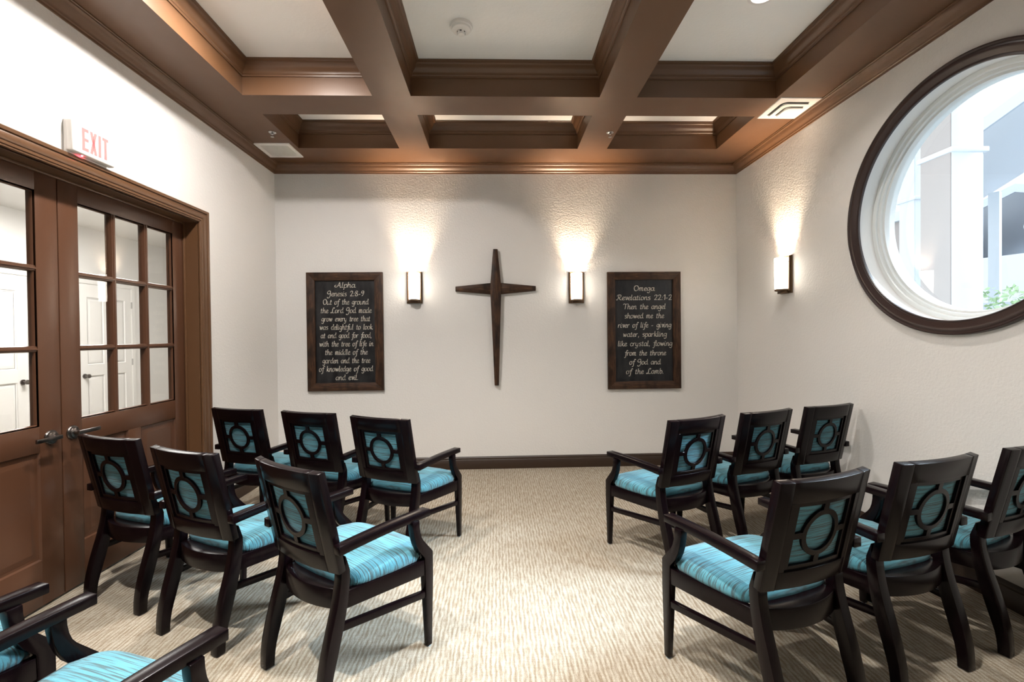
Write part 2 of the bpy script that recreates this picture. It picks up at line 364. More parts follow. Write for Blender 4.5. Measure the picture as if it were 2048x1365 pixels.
# ------------------------------------------------------------------ hall beyond the doors
XH = -5.2; HZ = 2.74
struct(MB().box(XH, -L-0.16, -0.5, 8.4, -0.1, -0.001).build('floor_hall', M['carpet'], smooth=False))
struct(MB().box(XH-0.1, XH, -0.5, 8.4, 0, HZ).build('wall_hall_left', M['white'], smooth=False))
struct(MB().box(XH, -L-0.161, 8.4, 8.5, 0, HZ).build('wall_hall_back', M['white'], smooth=False))
struct(MB().box(XH, -L-0.161, -0.6, -0.5, 0, HZ).build('wall_hall_front', M['white'], smooth=False))
struct(MB().box(-L-0.26, -L-0.161, D+0.15, 8.4, 0, HZ).build('wall_hall_right', M['white'], smooth=False))
struct(MB().box(XH, -L-0.161, -0.5, 8.4, HZ, HZ+0.1).build('ceiling_hall', M['white'], smooth=False))
def hall_door(name, y0, y1, hinge, lab):
    root = struct(empty(name, (XH, y0, 0)), lab); z1 = 2.03; ox = XH
    def B(m, nm, mt=M['white'], bevel=0.0, parent=root):
        bmesh.ops.translate(m.bm, verts=m.bm.verts, vec=(-XH, -y0, 0)); return m.build(nm, mt, parent, bevel=bevel)
    m = MB(); X = XH+0.012
    w = y1-y0; zs = [(0.22, 0.86), (1.00, 1.86)]; cols = [(y0+0.11, y0+w/2-0.05), (y0+w/2+0.05, y1-0.11)]
    ys = [y0, cols[0][0], cols[0][1], cols[1][0], cols[1][1], y1]; zz = [0.01, zs[0][0], zs[0][1], zs[1][0], zs[1][1], z1]
    for i in range(5):
        for j in range(5):
            if i in (1, 3) and j in (1, 3): continue
            m.face([(X, ys[i], zz[j]), (X, ys[i+1], zz[j]), (X, ys[i+1], zz[j+1]), (X, ys[i], zz[j+1])])
    B(m, 'door_slab')
    for a, b in cols:
        for c, d in zs:
            m = MB(); raised_panel(m, a, b, c, d, X, 1); B(m, 'raised_panel')
    m = MB(); cs = [(0, 0.001), (0, 0.022), (0.02, 0.026), (0.055, 0.030), (0.065, 0.026), (0.065, 0.001)]
    m.loft([[(XH+h, *f(o)) for o, h in cs] for f in (lambda o: (y0-o, 0), lambda o: (y0-o, z1+o), lambda o: (y1+o, z1+o), lambda o: (y1+o, 0))]); B(m, 'casing')
    hy = y1-0.06 if hinge < 0 else y0+0.06
    m = MB(); m.lathe([(0, 0.0), (0.03, 0.0), (0.03, 0.01), (0.01, 0.012), (0.01, 0.035), (0.026, 0.045), (0.026, 0.06), (0, 0.066)], 20, lambda r, hh, a: (X+hh, hy+r*cos(a), 0.86+r*sin(a))); B(m, 'knob', M['nickel'])
    yh = y0 if hinge < 0 else y1
    for z in (0.25, 1.0, 1.8): B(MB().box(X, X+0.012, yh-0.008, yh+0.008, z-0.045, z+0.045), 'hinge', M['chrome'])
hall_door('door_3', 4.42, 5.28, -1, 'white panelled door seen through the left leaf')
hall_door('door_4', 5.92, 6.74, 1, 'white panelled door seen through the right leaf')
hl = struct(MB().box(-4.3, -3.3, 4.2, 5.4, HZ-0.05, HZ-0.001).build('hall_ceiling_light', M['halllens'], bevel=0.01)); hl['kind'] = None
del hl['kind']; tag(hl, 'flat white light panel on hall ceiling beyond the double doors', 'ceiling light')
def area(name, loc, size, e, col, rot=(0, 0, 0), sy=None):
    d = bpy.data.lights.new(name, 'AREA'); d.energy = e; d.size = size; d.color = col
    if sy: d.shape = 'RECTANGLE'; d.size_y = sy
    o = bpy.data.objects.new(name, d); C.objects.link(o); o.location = loc; o.rotation_euler = rot; return o
area('hall_light_glow', (-3.8, 4.8, HZ-0.06), 1.0, HALL_W, (1, 0.98, 0.95), sy=1.2)

# ------------------------------------------------------------------ round windows
def round_window(name, yc, zc, lab):
    root = struct(empty(name, (R, yc, zc)), lab); fn = lambda r, h, a: (h, r*cos(a), r*sin(a))
    MB().lathe([(0.640, 0.0), (0.640, -0.012), (0.644, -0.016), (0.652, -0.014), (0.656, -0.018), (0.672, -0.020), (0.676, -0.024), (0.694, -0.027), (0.702, -0.024), (0.710, -0.030), (0.716, -0.028), (0.718, 0.0)], 128, fn, close=True).build('trim_ring', M['wtrim'], root)
    MB().lathe([(0.648, -0.004), (0.648, 0.20), (0.654, 0.20), (0.654, -0.004)], 128, fn, close=True).build('jamb', M['white'], root)
    MB().lathe([(0.648, 0.090), (0.625, 0.090), (0.622, 0.093), (0.622, 0.104), (0.606, 0.106), (0.603, 0.110), (0.603, 0.122), (0.590, 0.124), (0.588, 0.140), (0.588, 0.19), (0.648, 0.19)], 128, fn, close=True).build('window_frame', M['vinyl'], root)
    MB().lathe([(0.0005, 0.150), (0.592, 0.150), (0.592, 0.156), (0.0005, 0.156)], 96, fn, close=True).build('glass', M['glass'], root)
    return root
round_window('window_1', *WIN[0], 'round window with dark brown ring trim and deep white reveal')
round_window('window_2', *WIN[1], 'second round window further along the right wall')

# ------------------------------------------------------------------ outdoors
struct(MB().box(R+0.2, 45, -20, 40, -0.3, -0.15).build('ground', M['concrete'], smooth=False))
def porch_post(x, y, s, lab, mt, grp=None):
    r = tag(empty('porch_post', (x, y, -0.15)), lab, 'post', grp)
    MB().box(-s, s, -s, s, 0, 4.6).build('shaft', mt, r, bevel=0.01)
    MB().box(-s-0.05, s+0.05, -s-0.05, s+0.05, 0, 0.35).build('plinth', mt, r, bevel=0.01)
    MB().box(-s-0.03, s+0.03, -s-0.03, s+0.03, 3.19, 3.24).build('collar', mt, r, bevel=0.01); MB().box(-s-0.06, s+0.06, -s-0.06, s+0.06, 4.35, 4.6).build('capital', mt, r, bevel=0.01)
    MB().box(-s-0.012, -s, -s+0.004, s-0.004, 0.35, 4.35).build('shade_panel', M['ext_brown'] if s > 0.12 else mt, r)  # taupe paints the shade on the thick post's window side; thin post stays plain
    return r
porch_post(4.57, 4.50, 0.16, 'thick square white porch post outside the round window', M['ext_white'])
porch_post(5.62, 6.02, 0.115, 'thinner pale porch post behind the thick one', M['ext_white'])
r = tag(empty('porch_wall', (6.5, 7.2, -0.15)), 'taupe stucco wall end beside the porch posts', 'wall')
MB().box(-0.5, 0.3, -0.62, 0.0, 0, 3.1).build('stucco', M['ext_brown'], r, bevel=0.01); MB().box(-0.56, 0.36, -0.68, 0.06, 3.1, 3.25).build('cap', M['ext_white'], r, bevel=0.01)
def gable(name, x, y, w, d, hw, hr, lab, rz):
    r = tag(empty(name, (x, y, -0.15), rz), lab, 'building')
    if w > 4: MB().box(-w/2, w/2, -d/2, d/2, 0, hw).build('wall', M['ext_pale'], r)
    else:
        for a in (-1, 1):
            for b in (-1, 1): MB().box(a*w/2-0.08, a*w/2+0.08, b*d/2-0.08, b*d/2+0.08, 0, hw).build('post', M['ext_white'], r)
    m = MB(); o = 0.5
    m.prism([(-w/2-o, hw-0.1), (0, hw+hr), (w/2+o, hw-0.1), (w/2+o, hw+0.08), (0, hw+hr+0.2), (-w/2-o, hw+0.08)], lambda p, t: (p[0], -d/2-o if t == 0 else d/2+o, p[1])); m.build('roof', M['roof'], r)
    m = MB(); m.prism([(-w/2-o, hw-0.14), (0, hw+hr-0.04), (w/2+o, hw-0.14), (w/2+o, hw+0.06), (0, hw+hr+0.16), (-w/2-o, hw+0.06)], lambda p, t: (p[0], -d/2-o-0.06 if t == 0 else -d/2-o, p[1])); m.build('fascia', M['ext_grey'], r)
    if w > 4: MB().box(-w/2+0.6, w/2-0.6, -d/2-0.02, -d/2, 0.9, 2.2).build('window', M['ext_grey'], r)
    return r
gable('pale_house', 17, 12.5, 7, 8, 3.4, 1.5, 'pale house with low gable roof seen through the round window', radians(-70))
gable('gabled_porch', 9.6, 7.2, 2.6, 2.2, 4.2, 1.0, 'small gabled porch roof right of the thick post', radians(-60))
r = tag(empty('lintel_beam', (8.2, 6.2, 0)), 'grey horizontal beam low behind the porch post', 'beam')
MB().box(-0.1, 0.1, -1.6, 0.55, 2.62, 2.86).build('beam_body', M['ext_grey'], r); MB().box(-0.16, 0.16, -1.66, 0.6, 2.86, 2.92).build('beam_cap', M['ext_white'], r); MB().box(-0.06, 0.06, -1.6, 0.5, -0.15, 2.62).build('infill_panel', M['ext_white'], r)
import random
rnd = random.Random(4)
m = MB()
for k in range(1500):
    a, b, c = max(-0.4, min(0.5, rnd.gauss(0, 0.22))), max(-0.6, min(0.32, rnd.gauss(-0.1, 0.26))), rnd.uniform(0, 1)
    p = Vector((6.3+a, 5.47+b*1.0, -0.15+2.02*c*(1-0.2*abs(b)))); s = 0.06; q = Matrix.Rotation(rnd.uniform(0, 6.28), 3, Vector((rnd.gauss(0, 1), rnd.gauss(0, 1), rnd.gauss(0, 1))).normalized())
    m.face([p+q@Vector(t)*s for t in ((-0.5, 0, 0), (0, -0.35, 0.08), (0.7, 0, 0), (0, 0.35, 0.08))])
hb = empty('hedge_bush', (6.3, 5.47, -0.15)); tag(hb, 'pale green bush low behind the round window', 'bush')
bmesh.ops.translate(m.bm, verts=m.bm.verts, vec=(-6.3, -5.47, 0.15)); fo = m.build('foliage', M['leaf2'], hb, smooth=False); fo['kind'] = 'stuff'
m = MB()
for k in range(7):
    a = k*0.9; m.loft([[(0.02*cos(t)+0.02*k*0, 0.02*sin(t), 0) for t in (0, 2, 4)], [(0.2*cos(a)+0.01*cos(t), 0.3*sin(a)+0.01*sin(t), 1.2) for t in (0, 2, 4)]])
m.build('stem', M['ext_brown'], hb)

# ------------------------------------------------------------------ sconces
def sconce(loc, rz, lab):
    r = tag(empty('wall_sconce', loc, rz), lab, 'wall lamp', 'wall sconces')   # local: wall at y=0, room towards -y, z centre 0
    m = MB(); m.box(-0.076, 0.076, -0.012, 0, -0.155, 0.155); m.build('backplate', M['bronze'], r, bevel=0.002)
    def arc(w, dp, z, k=20, a0=0, a1=pi): return [(w*cos(a0+(a1-a0)*t/k), -0.014-dp*sin(a0+(a1-a0)*t/k), z) for t in range(k+1)]
    m = MB(); rows = []
    for w_, d_, z in ((0.0510, 0.085, -0.118), (0.0540, 0.088, 0.0), (0.0555, 0.088, 0.138), (0.0525, 0.085, 0.138), (0.0510, 0.085, 0.0), (0.0480, 0.082, -0.118)): rows.append(arc(w_, d_, z))
    m.grid(rows, True, False); m.build('glass_shade', M['shade'], r)
    m = MB(); poly = arc(0.0530, 0.087, 0); m.prism([(p[0], p[1]) for p in poly], lambda p, t: (p[0], p[1], -0.136 if t == 0 else -0.118)); m.build('shade_holder', M['bronze'], r, bevel=0.0015)
    m = MB(); m.prism([(0.045, -0.013), (-0.045, -0.013), (-0.045, -0.055), (0.045, -0.055)], lambda p, t: (p[0], p[1], -0.155 if t == 0 else -0.136)); m.build('bracket', M['bronze'], r, bevel=0.0015)
    for zz in (0.100,):
        m = MB(); a, b = arc(0.0570, 0.0905, zz), arc(0.0570, 0.0905, zz+0.004); a2, b2 = arc(0.0545, 0.088, zz), arc(0.0545, 0.088, zz+0.004)
        m.grid([a, b, b2, a2], True, False); m.build('band', M['bronze'], r)
    for s in (-1, 1):
        m = MB(); m.hexa([(s*0.058, -0.030, -0.136), (s*0.067, -0.030, -0.136), (s*0.067, -0.012, -0.136), (s*0.058, -0.012, -0.136), (s*0.060, -0.026, 0.150), (s*0.067, -0.026, 0.150), (s*0.067, -0.012, 0.150), (s*0.060, -0.012, 0.150)]); m.build('side_bar', M['bronze'], r)
    d = bpy.data.lights.new('sconce_bulb', 'POINT'); d.energy = SCONCE_W; d.color = (1.0, 0.77, 0.55); d.shadow_soft_size = 0.028
    o = bpy.data.objects.new('sconce_bulb', d); C.objects.link(o); o.location = (0, -0.050, 0.02); o.parent = r
    return r
sconce((-0.800, D, 1.793), 0, 'bronze wall sconce between the left plaque and the cross')
sconce((0.790, D, 1.781), 0, 'bronze wall sconce between the cross and the right plaque')
sconce((R, 3.76, 1.792), -pi/2, 'bronze wall sconce on the right wall beside the round window')

# ------------------------------------------------------------------ ceiling lights, vents, sprinklers, detector
def ceiling_light(x, y, w, mt, lab, grp=None):
    r = tag(empty('recessed_light', (x, y, HC)), lab, 'ceiling light', grp)
    MB().lathe([(0.075, 0.0), (0.105, 0.0), (0.105, -0.006), (0.098, -0.012), (0.080, -0.012), (0.075, -0.004)], 40, close=True).build('ring', M['plastic'], r)
    MB().lathe([(0.0005, -0.020), (0.05, -0.018), (0.079, -0.010), (0.079, -0.001), (0.0005, -0.001)], 40, close=True).build('lens', mt, r)
    if w:
        d = bpy.data.lights.new('bulb_glow', 'AREA'); d.shape = 'DISK'; d.size = 0.16; d.energy = w; d.color = (1.0, 0.94, 0.88); d.spread = pi
        o = bpy.data.objects.new('bulb_glow', d); C.objects.link(o); o.location = (0, 0, -0.03); o.parent = r
def can_light(x, y, w, lab, grp=None):
    r = tag(empty('recessed_downlight', (x, y, HC)), lab, 'ceiling light', grp)
    MB().lathe([(0.062, 0.0), (0.085, 0.0), (0.085, -0.005), (0.080, -0.008), (0.066, -0.008), (0.062, -0.002)], 40, close=True).build('ring', M['plastic'], r)
    MB().lathe([(0.0005, -0.004), (0.064, -0.004), (0.064, -0.001), (0.0005, -0.001)], 40, close=True).build('lens', M['lens_off'], r)
    d = bpy.data.lights.new('downlight_glow', 'AREA'); d.shape = 'DISK'; d.size = 0.11; d.energy = w; d.color = (1.0, 0.95, 0.88); d.spread = radians(125)
    o = bpy.data.objects.new('downlight_glow', d); C.objects.link(o); o.location = (0, 0, -0.014); o.parent = r
ceiling_light(-1.29, 2.52, CEIL_W, M['lens'], 'lit ceiling light in the left coffer above the double doors')
can_light(1.51, 2.55, CAN_W*0.2, 'recessed downlight in the right coffer by the round window')
can_light(-1.29, 1.054, CAN_W, 'added fill downlight, unseen overhead on the left', 'added fill downlights')  # this and the next: unseen lamps added as fill for floor and bounce
can_light(0.08, 1.054, CAN_W, 'added fill downlight, unseen overhead in the middle', 'added fill downlights')

r = tag(empty('return_air_grille', (-1.919, 4.196, HB)), 'white square louvred air grille on beam at left rear corner', 'vent')
a, b = 0.152, 0.152
m = MB(); pr = [(0, 0), (0.002, -0.008), (0.028, -0.010), (0.034, -0.004), (0.034, 0)]
m.grid([[(-a+o, -b+o, z), (a-o, -b+o, z), (a-o, b-o, z), (-a+o, b-o, z)] for o, z in pr], True, True); m.build('frame', M['plastic'], r)
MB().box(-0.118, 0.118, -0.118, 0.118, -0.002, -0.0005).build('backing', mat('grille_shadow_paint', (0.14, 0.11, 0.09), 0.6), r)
m = MB()
for k in range(18):
    x = -0.112+k*0.0132; m.box(x-0.0028, x+0.0028, -0.118, 0.118, -0.0095, -0.0025)
o = m.build('louvre', M['plastic'], r); o['kind'] = 'stuff'

r = tag(empty('air_diffuser', (2.189, 3.394, HB)), 'white square air diffuser with two curved slots by right wall', 'vent')
a, b = 0.149, 0.156
m = MB(); pr = [(0, 0), (0.002, -0.006), (0.012, -0.010), (0.030, -0.011)]
V = m.grid([[(-a+o, -b+o, z), (a-o, -b+o, z), (a-o, b-o, z), (-a+o, b-o, z)] for o, z in pr], False, True); m.bm.faces.new(V[-1]); m.build('face_plate', M['plastic'], r)
def lpath(off, ln):  # L-shaped path with rounded corner, near-left
    x0, y0, rr = -a+off*2*a, -b+off*2*b, 0.035
    pts = [(x0, y0+ln*2*b), (x0, y0+rr)]
    pts += [(x0+rr-rr*cos(t*pi/12), y0+rr-rr*sin(t*pi/12)) for t in range(1, 6)]
    pts += [(x0+rr, y0), (x0+ln*2*a, y0)]
    return pts
def ribbon(m, pts, hw, z0, z1, taper=True):
    secs = []
    for i, p in enumerate(pts):
        q0 = Vector(pts[max(i-1, 0)]); q1 = Vector(pts[min(i+1, len(pts)-1)]); d = (q1-q0).normalized(); n = Vector((-d.y, d.x))
        secs.append([(p[0]+n.x*hw, p[1]+n.y*hw, z0), (p[0]-n.x*hw, p[1]-n.y*hw, z0), (p[0]-n.x*hw, p[1]-n.y*hw, z1), (p[0]+n.x*hw, p[1]+n.y*hw, z1)])
    m.loft(secs)
for off, ln in ((0.17, 0.62), (0.37, 0.42)):
    m = MB(); ribbon(m, lpath(off, ln), 0.010 if off < 0.3 else 0.007, -0.0115, -0.0105); m.build('slot', M['black'], r)
    m = MB(); ribbon(m, lpath(off+0.045, ln-0.02), 0.004, -0.018, -0.011); m.build('blade', M['plastic'], r)

for x, y, lab in ((-1.806, 3.835, 'chrome sprinkler head on beam beside the louvred grille'), (0.955, 3.815, 'chrome sprinkler head on beam above the right sconce')):
    r = tag(empty('sprinkler_head', (x, y, HB)), lab, 'sprinkler', 'ceiling sprinklers')
    MB().lathe([(0.0005, 0), (0.030, 0), (0.030, -0.003), (0.024, -0.008), (0.012, -0.010), (0.012, -0.016), (0.0005, -0.016)], 28, close=True).build('escutcheon', M['chrome'], r)
    m = MB()
    for s in (-1, 1): m.hexa([(s*0.010, -0.002, -0.014), (s*0.013, -0.002, -0.014), (s*0.013, 0.002, -0.014), (s*0.010, 0.002, -0.014), (s*0.002, -0.002, -0.036), (s*0.005, -0.002, -0.036), (s*0.005, 0.002, -0.036), (s*0.002, 0.002, -0.036)])
    m.build('frame_arm', M['chrome'], r)
    MB().lathe([(0.0005, -0.036), (0.014, -0.037), (0.014, -0.039), (0.0005, -0.040)], 20, close=True).build('deflector', M['chrome'], r)
r = tag(empty('smoke_detector', (-0.197, 2.845, HC)), 'white round smoke detector in the middle coffer', 'smoke detector')
MB().lathe([(0.0005, 0), (0.068, 0), (0.070, -0.008), (0.066, -0.018), (0.060, -0.020), (0.056, -0.030), (0.046, -0.034), (0.042, -0.036), (0.034, -0.038), (0.0005, -0.038)], 48, close=True).build('base', M['plastic'], r)
MB().lathe([(0.0005, -0.038), (0.026, -0.038), (0.024, -0.052), (0.020, -0.058), (0.0005, -0.060)], 40, close=True).build('sensor_cap', M['plastic'], r)
m = MB()
for k in range(6):
    a0 = 2*pi*k/6+0.25; m.grid([[(0.0262*cos(a0+t*0.11), 0.0262*sin(a0+t*0.11), z) for t in range(5)] for z in (-0.042, -0.049)])
m.build('vent_slot', M['black'], r)

# exit sign
r = tag(empty('exit_sign', (-L, 2.494, 2.332)), 'white exit sign with pale red letters above the brown double doors', 'sign')
MB().box(0, 0.016, -0.126, 0.110, -0.092, 0.080).build('mount', M['plastic'], r, bevel=0.004)
MB().box(0.012, 0.050, -0.128, 0.126, -0.078, 0.080).build('housing', M['plastic'], r, bevel=0.009, seg=3)
def poly_text(name, polys, parent, x, mt):
    m = MB()
    for p in polys: m.prism(p, lambda q, t: (x+0.0015*t, q[0], q[1]))
    return m.build(name, mt, parent, smooth=False)
lw, lh = 0.036, 0.112; zb = -0.055; gap = 0.010; y0 = -0.076; tk = 0.0145
E_ = [[(0, 0), (tk, 0), (tk, lh), (0, lh)], [(tk, 0), (lw, 0), (lw, tk), (tk, tk)], [(tk, lh/2-tk/2), (lw, lh/2-tk/2), (lw, lh/2+tk/2), (tk, lh/2+tk/2)], [(tk, lh-tk), (lw, lh-tk), (lw, lh), (tk, lh)]]
X_ = [[(0, 0), (tk, 0), (lw+0.004, lh), (lw+0.004-tk, lh)], [(lw+0.004-tk, 0), (lw+0.004, 0), (tk, lh), (0, lh)]]
I_ = [[(0, 0), (tk, 0), (tk, lh), (0, lh)]]
T_ = [[(lw/2-tk/2, 0), (lw/2+tk/2, 0), (lw/2+tk/2, lh-tk), (lw/2-tk/2, lh-tk)], [(0, lh-tk), (lw, lh-tk), (lw, lh), (0, lh)]]
yy = y0
for k, (g, wd) in enumerate(((E_, lw), (X_, lw+0.004), (I_, tk), (T_, lw))):
    poly_text('letter', [[(yy+p[0], zb+p[1]) for p in q] for q in g], r, 0.0500+(0.0001*k), M['exitred']); yy += wd+gap
MB().lathe([(0.0005, -0.0785), (0.003, -0.0785), (0.003, -0.081), (0.0005, -0.082)], 12, lambda rr, h, a: (0.030+rr*cos(a), -0.055+rr*sin(a), h), close=True).build('pilot_light', M['led'], r)

# ------------------------------------------------------------------ plaques with calligraphic lettering
GL = {
'a': (10, "7,8 5,10 2,9 0,5 1,1 3,0 6,3 7,8;8,10 7,4 7,1 8,0 10,1"), 'b': (9, "2,17 1,8 1,1 3,0 6,2 7,6 5,10 3,9 1,6"),
'c': (8, "6,8 4,10 1,8 0,4 1,1 4,0 7,2"), 'd': (10, "7,8 5,10 2,9 0,5 1,1 3,0 6,3 7,8;8,17 7,10 7,4 7,1 8,0 10,1"),
'e': (8, "0,5 4,5 6,8 4,10 1,8 0,4 1,1 4,0 7,2"), 'f': (7, "9,15 7,17 5,14 3,4 2,-4 0,-7 -2,-6;0,10 7,10"),
'g': (10, "7,8 5,10 2,9 0,5 1,2 3,1 6,4 7,8;8,10 7,2 6,-5 3,-7 0,-5"), 'h': (10, "2,17 1,8 0,0;1,6 4,10 6,9 6,5 6,1 7,0 9,1"),
'i': (5, "1,10 0,3 1,0 3,1;2,14 2.4,13"), 'k': (9, "2,17 1,8 0,0;6,10 2,5 1,5;2,5 6,0 8,1"), 'l': (5, "2,17 1,8 0,2 1,0 3,1"),
'm': (13, "1,10 0,0;1,6 3,10 5,9 4,0;5,6 7,10 9,9 8,2 9,0 11,1"), 'n': (10, "1,10 0,0;1,6 4,10 6,9 6,5 6,1 7,0 9,1"),
'o': (9, "4,10 1,9 0,4 1,0 3,0 6,2 7,6 6,9 4,10"), 'p': (9, "1,10 0,0 -1,-7;1,6 4,10 7,9 7,4 5,0 2,0 0,2"),
'r': (8, "1,10 0,0;1,6 3,9 5,10 6,9"), 's': (8, "6,9 4,10 1,9 1,7 5,4 5,1 3,0 0,1"), 't': (7, "3,14 2,6 1,2 2,0 5,1;0,10 5,10"),
'u': (10, "1,10 0,4 1,0 3,0 6,4 7,10;7,10 6,3 7,0 9,1"), 'v': (8, "0,10 2,9 3,0;3,0 6,5 6,9 5,10"),
'w': (12, "0,10 1,9 2,0;2,0 5,9;5,9 6,0;6,0 9,5 9,10"), 'y': (10, "1,10 0,4 1,1 3,0 6,4 7,10;7,10 6,2 4,-5 1,-7 -1,-5"),
'A': (15, "0,8 -3,6 -2,2 2,2 6,9 9,17;9,17 10,6 11,0 13,1;4,6 10,6"), 'G': (12, "9,13 8,16 4,17 0,13 0,9 4,7 8,10;9,12 8,2 5,-4 1,-6 -1,-3"),
'O': (13, "5,17 1,14 0,7 2,1 6,0 10,4 11,11 8,16 4,16 2,13"), 'L': (12, "8,13 10,16 7,17 4,12 3,3 0,0 -3,1;-2,2 1,2 6,0 10,1"),
'R': (14, "5,16 3,6 0,0 -2,2;0,12 2,16 8,17 11,13 8,9 4,8;5,8 8,2 12,0"), 'T': (13, "0,14 2,17 7,16 13,17;7,16 6,6 5,0"),
'1': (6, "0,12 4,16 3,0"), '2': (10, "0,12 3,16 7,14 5,7 0,0;0,0 8,0.5"), '8': (10, "5,9 1,12 3,16 7,15 6,11 2,7 0,3 3,0 7,2 6,7 4,9"),
'9': (10, "7,12 4,9 1,11 2,15 6,16 8,13 6,5 2,0"), '.': (4, "0,1 0.6,0"), ',': (4, "1,1.5 0,-3"), ':': (5, "1.5,9 2,8;0,1 0.6,0"), '-': (8, "0,5 5,5.5"), ' ': (9, "")}
def crs(P, n=5):
    if len(P) < 3: return [P[0].lerp(P[1], t/3) for t in range(4)]
    Q = [2*P[0]-P[1]] + P + [2*P[-1]-P[-2]]; o = []
    for i in range(1, len(Q)-2):
        a, b, c, d = Q[i-1:i+3]
        for k in range(n):
            t = k/n; o.append(0.5*((2*b)+(c-a)*t+(2*a-5*b+4*c-d)*t*t+(3*b-a-3*c+d)*t**3))
    return o+[P[-1]]
def text_line(parent, s, x0, x1, zb, y, xh):
    adv = sum(GL[c][0] for c in s)
    sx = (x1-x0)/((adv-3)*1.0); sz = xh/10; px = 0; nib = Vector((cos(radians(35)), sin(radians(35))))
    def flush(m):
        ox, oz = parent.location.x, parent.location.z
        bmesh.ops.translate(m.bm, verts=m.bm.verts, vec=(-ox, -parent.location.y, -oz))
        bmesh.ops.recalc_face_normals(m.bm, faces=m.bm.faces)
        r_ = bmesh.ops.extrude_face_region(m.bm, geom=m.bm.faces[:]); vs = [g for g in r_['geom'] if isinstance(g, bmesh.types.BMVert)]
        bmesh.ops.translate(m.bm, verts=vs, vec=(0, -0.0012, 0))
        m.build('word', M['letter'], parent, smooth=False)
    for wd in s.split(' '):
        m = MB()
        for ch in wd:
            for st in GL[ch][1].split(';'):
                P = [Vector(tuple(map(float, q.split(',')))) for q in st.split()]
                pts = [Vector((x0+(px+p.x+0.02*p.y)*sx, zb+p.y*sz)) for p in crs(P)]
                nn = nib*xh*0.125
                for a, b in zip(pts, pts[1:]):
                    d = b-a
                    if d.length < 1e-6: continue
                    d.normalize(); n2 = Vector((-d.y, d.x)); k = abs(n2.dot(nn)); n = n2*max(k, xh*0.07); e = d*xh*0.02
                    q = [a-e+n, a-e-n, b+e-n, b+e+n]
                    m.face([(p.x, y, p.y) for p in q])
            px += GL[ch][0]
        flush(m); px += GL[' '][0]
def plaque(name, x0, x1, z0, z1, fw, lines, conv, lab):
    r = tag(empty(name, ((x0+x1)/2, D, (z0+z1)/2)), lab, 'wall plaque', 'framed wall plaques')
    cx, cz = (x0+x1)/2, (z0+z1)/2; a, b = (x1-x0)/2, (z1-z0)/2
    def side(o0, o1, mt):   # mitred board in local x, z
        m = MB(); poly = [o0[0], o0[1], o1[1], o1[0]]
        m.prism(poly, lambda p, t: (p[0], -0.003 if t == 0 else -0.030, p[1])); m.build('frame_side', mt, r, bevel=0.0015)
    A = [(-a, -b), (a, -b), (a, b), (-a, b)]; I = [(-a+fw, -b+fw), (a-fw, -b+fw), (a-fw, b-fw), (-a+fw, b-fw)]
    for k in range(4):
        g = 0.0005; side((A[k], A[(k+1) % 4]), (I[k], I[(k+1) % 4]), M['rustic_h'] if k % 2 == 0 else M['rustic'])
    MB().box(-a+fw-0.01, a-fw+0.01, -0.012, -0.004, -b+fw-0.01, b-fw+0.01).build('metal_plate', M['plate'], r)
    for s, c0, c1, bl in lines:
        (xa, z), (xb, _) = conv(c0, bl), conv(c1, bl)
        text_line(r, s, xa, xb, z, D-0.0122, 0.0305)
def pix(px, py, Y):
    d = _f + _r*((px-1024)/F_PX) - _u*((py-682.5)/F_PX); t = Y/d.y; return (d.x*t, 1.31+d.z*t)
LL = [("Alpha", 350, 508, 408), ("Genesis 2:8-9", 278, 585, 482), ("Out of the ground", 242, 622, 553), ("the Lord God made", 220, 648, 626), ("grow every tree that", 228, 638, 697), ("was delightful to look", 212, 658, 768), ("at and good for food,", 222, 650, 839), ("with the tree of life in", 210, 665, 911), ("the middle of the", 258, 615, 982), ("garden and the tree", 237, 638, 1054), ("of knowledge of good", 208, 660, 1125), ("and evil.", 350, 535, 1197)]
RL = [("Omega", 718, 885, 435), ("Revelations 22:1-2", 572, 1035, 515), ("Then the angel", 625, 982, 592), ("showed me the", 638, 968, 670), ("river of life - giving", 582, 1032, 750), ("water, sparkling", 625, 992, 828), ("like crystal, flowing", 582, 1040, 908), ("from the throne", 640, 985, 988), ("of God and", 680, 938, 1065), ("of the Lamb.", 652, 965, 1145)]
plaque('verse_plaque', -1.838, -1.106, 0.792, 1.945, 0.079, LL, lambda cx, cy: pix(590+cx/4.266, 480+cy/4.266, D-0.012), 'wood-framed black metal plaque headed Alpha, left of the cross')
plaque('verse_plaque', 1.096, 1.828, 0.770, 1.931, 0.077, RL, lambda cx, cy: pix(1100+cx/4.2667, 480+cy/4.2667, D-0.012), 'wood-framed black metal plaque headed Omega, right of the cross')

# ------------------------------------------------------------------ cross
r = tag(empty('wall_cross', (-0.006, D, 1.775)), 'tapered dark-stained wooden cross in the middle of the back wall', 'cross')
def taper(m, secs, along):   # secs: (pos, halfwidth, front y)
    rows = []
    for p, hw, yf, yb in secs:
        ring = [(-hw, yb), (hw, yb), (hw*0.98, yf+0.006), (hw*0.35, yf), (-hw*0.35, yf), (-hw*0.98, yf+0.006)]
        rows.append([(q[0], q[1], p) if along == 'z' else (p, q[1], q[0]) for q in ring])
    m.loft(rows)
m = MB(); taper(m, [(-0.947, 0.0215, -0.045, -0.005), (-0.5, 0.036, -0.052, -0.005), (-0.03, 0.054, -0.060, -0.005), (0.03, 0.054, -0.060, -0.005), (0.385, 0.0215, -0.045, -0.005)], 'z'); m.build('upright', M['rustic'], r, bevel=0.001)
for s in (-1, 1):
    m = MB(); taper(m, [(s*0.045, 0.056, -0.044, -0.006), (s*0.393, 0.0235, -0.036, -0.006)], 'x'); m.build('cross_arm', M['rustic_h'], r, bevel=0.001)

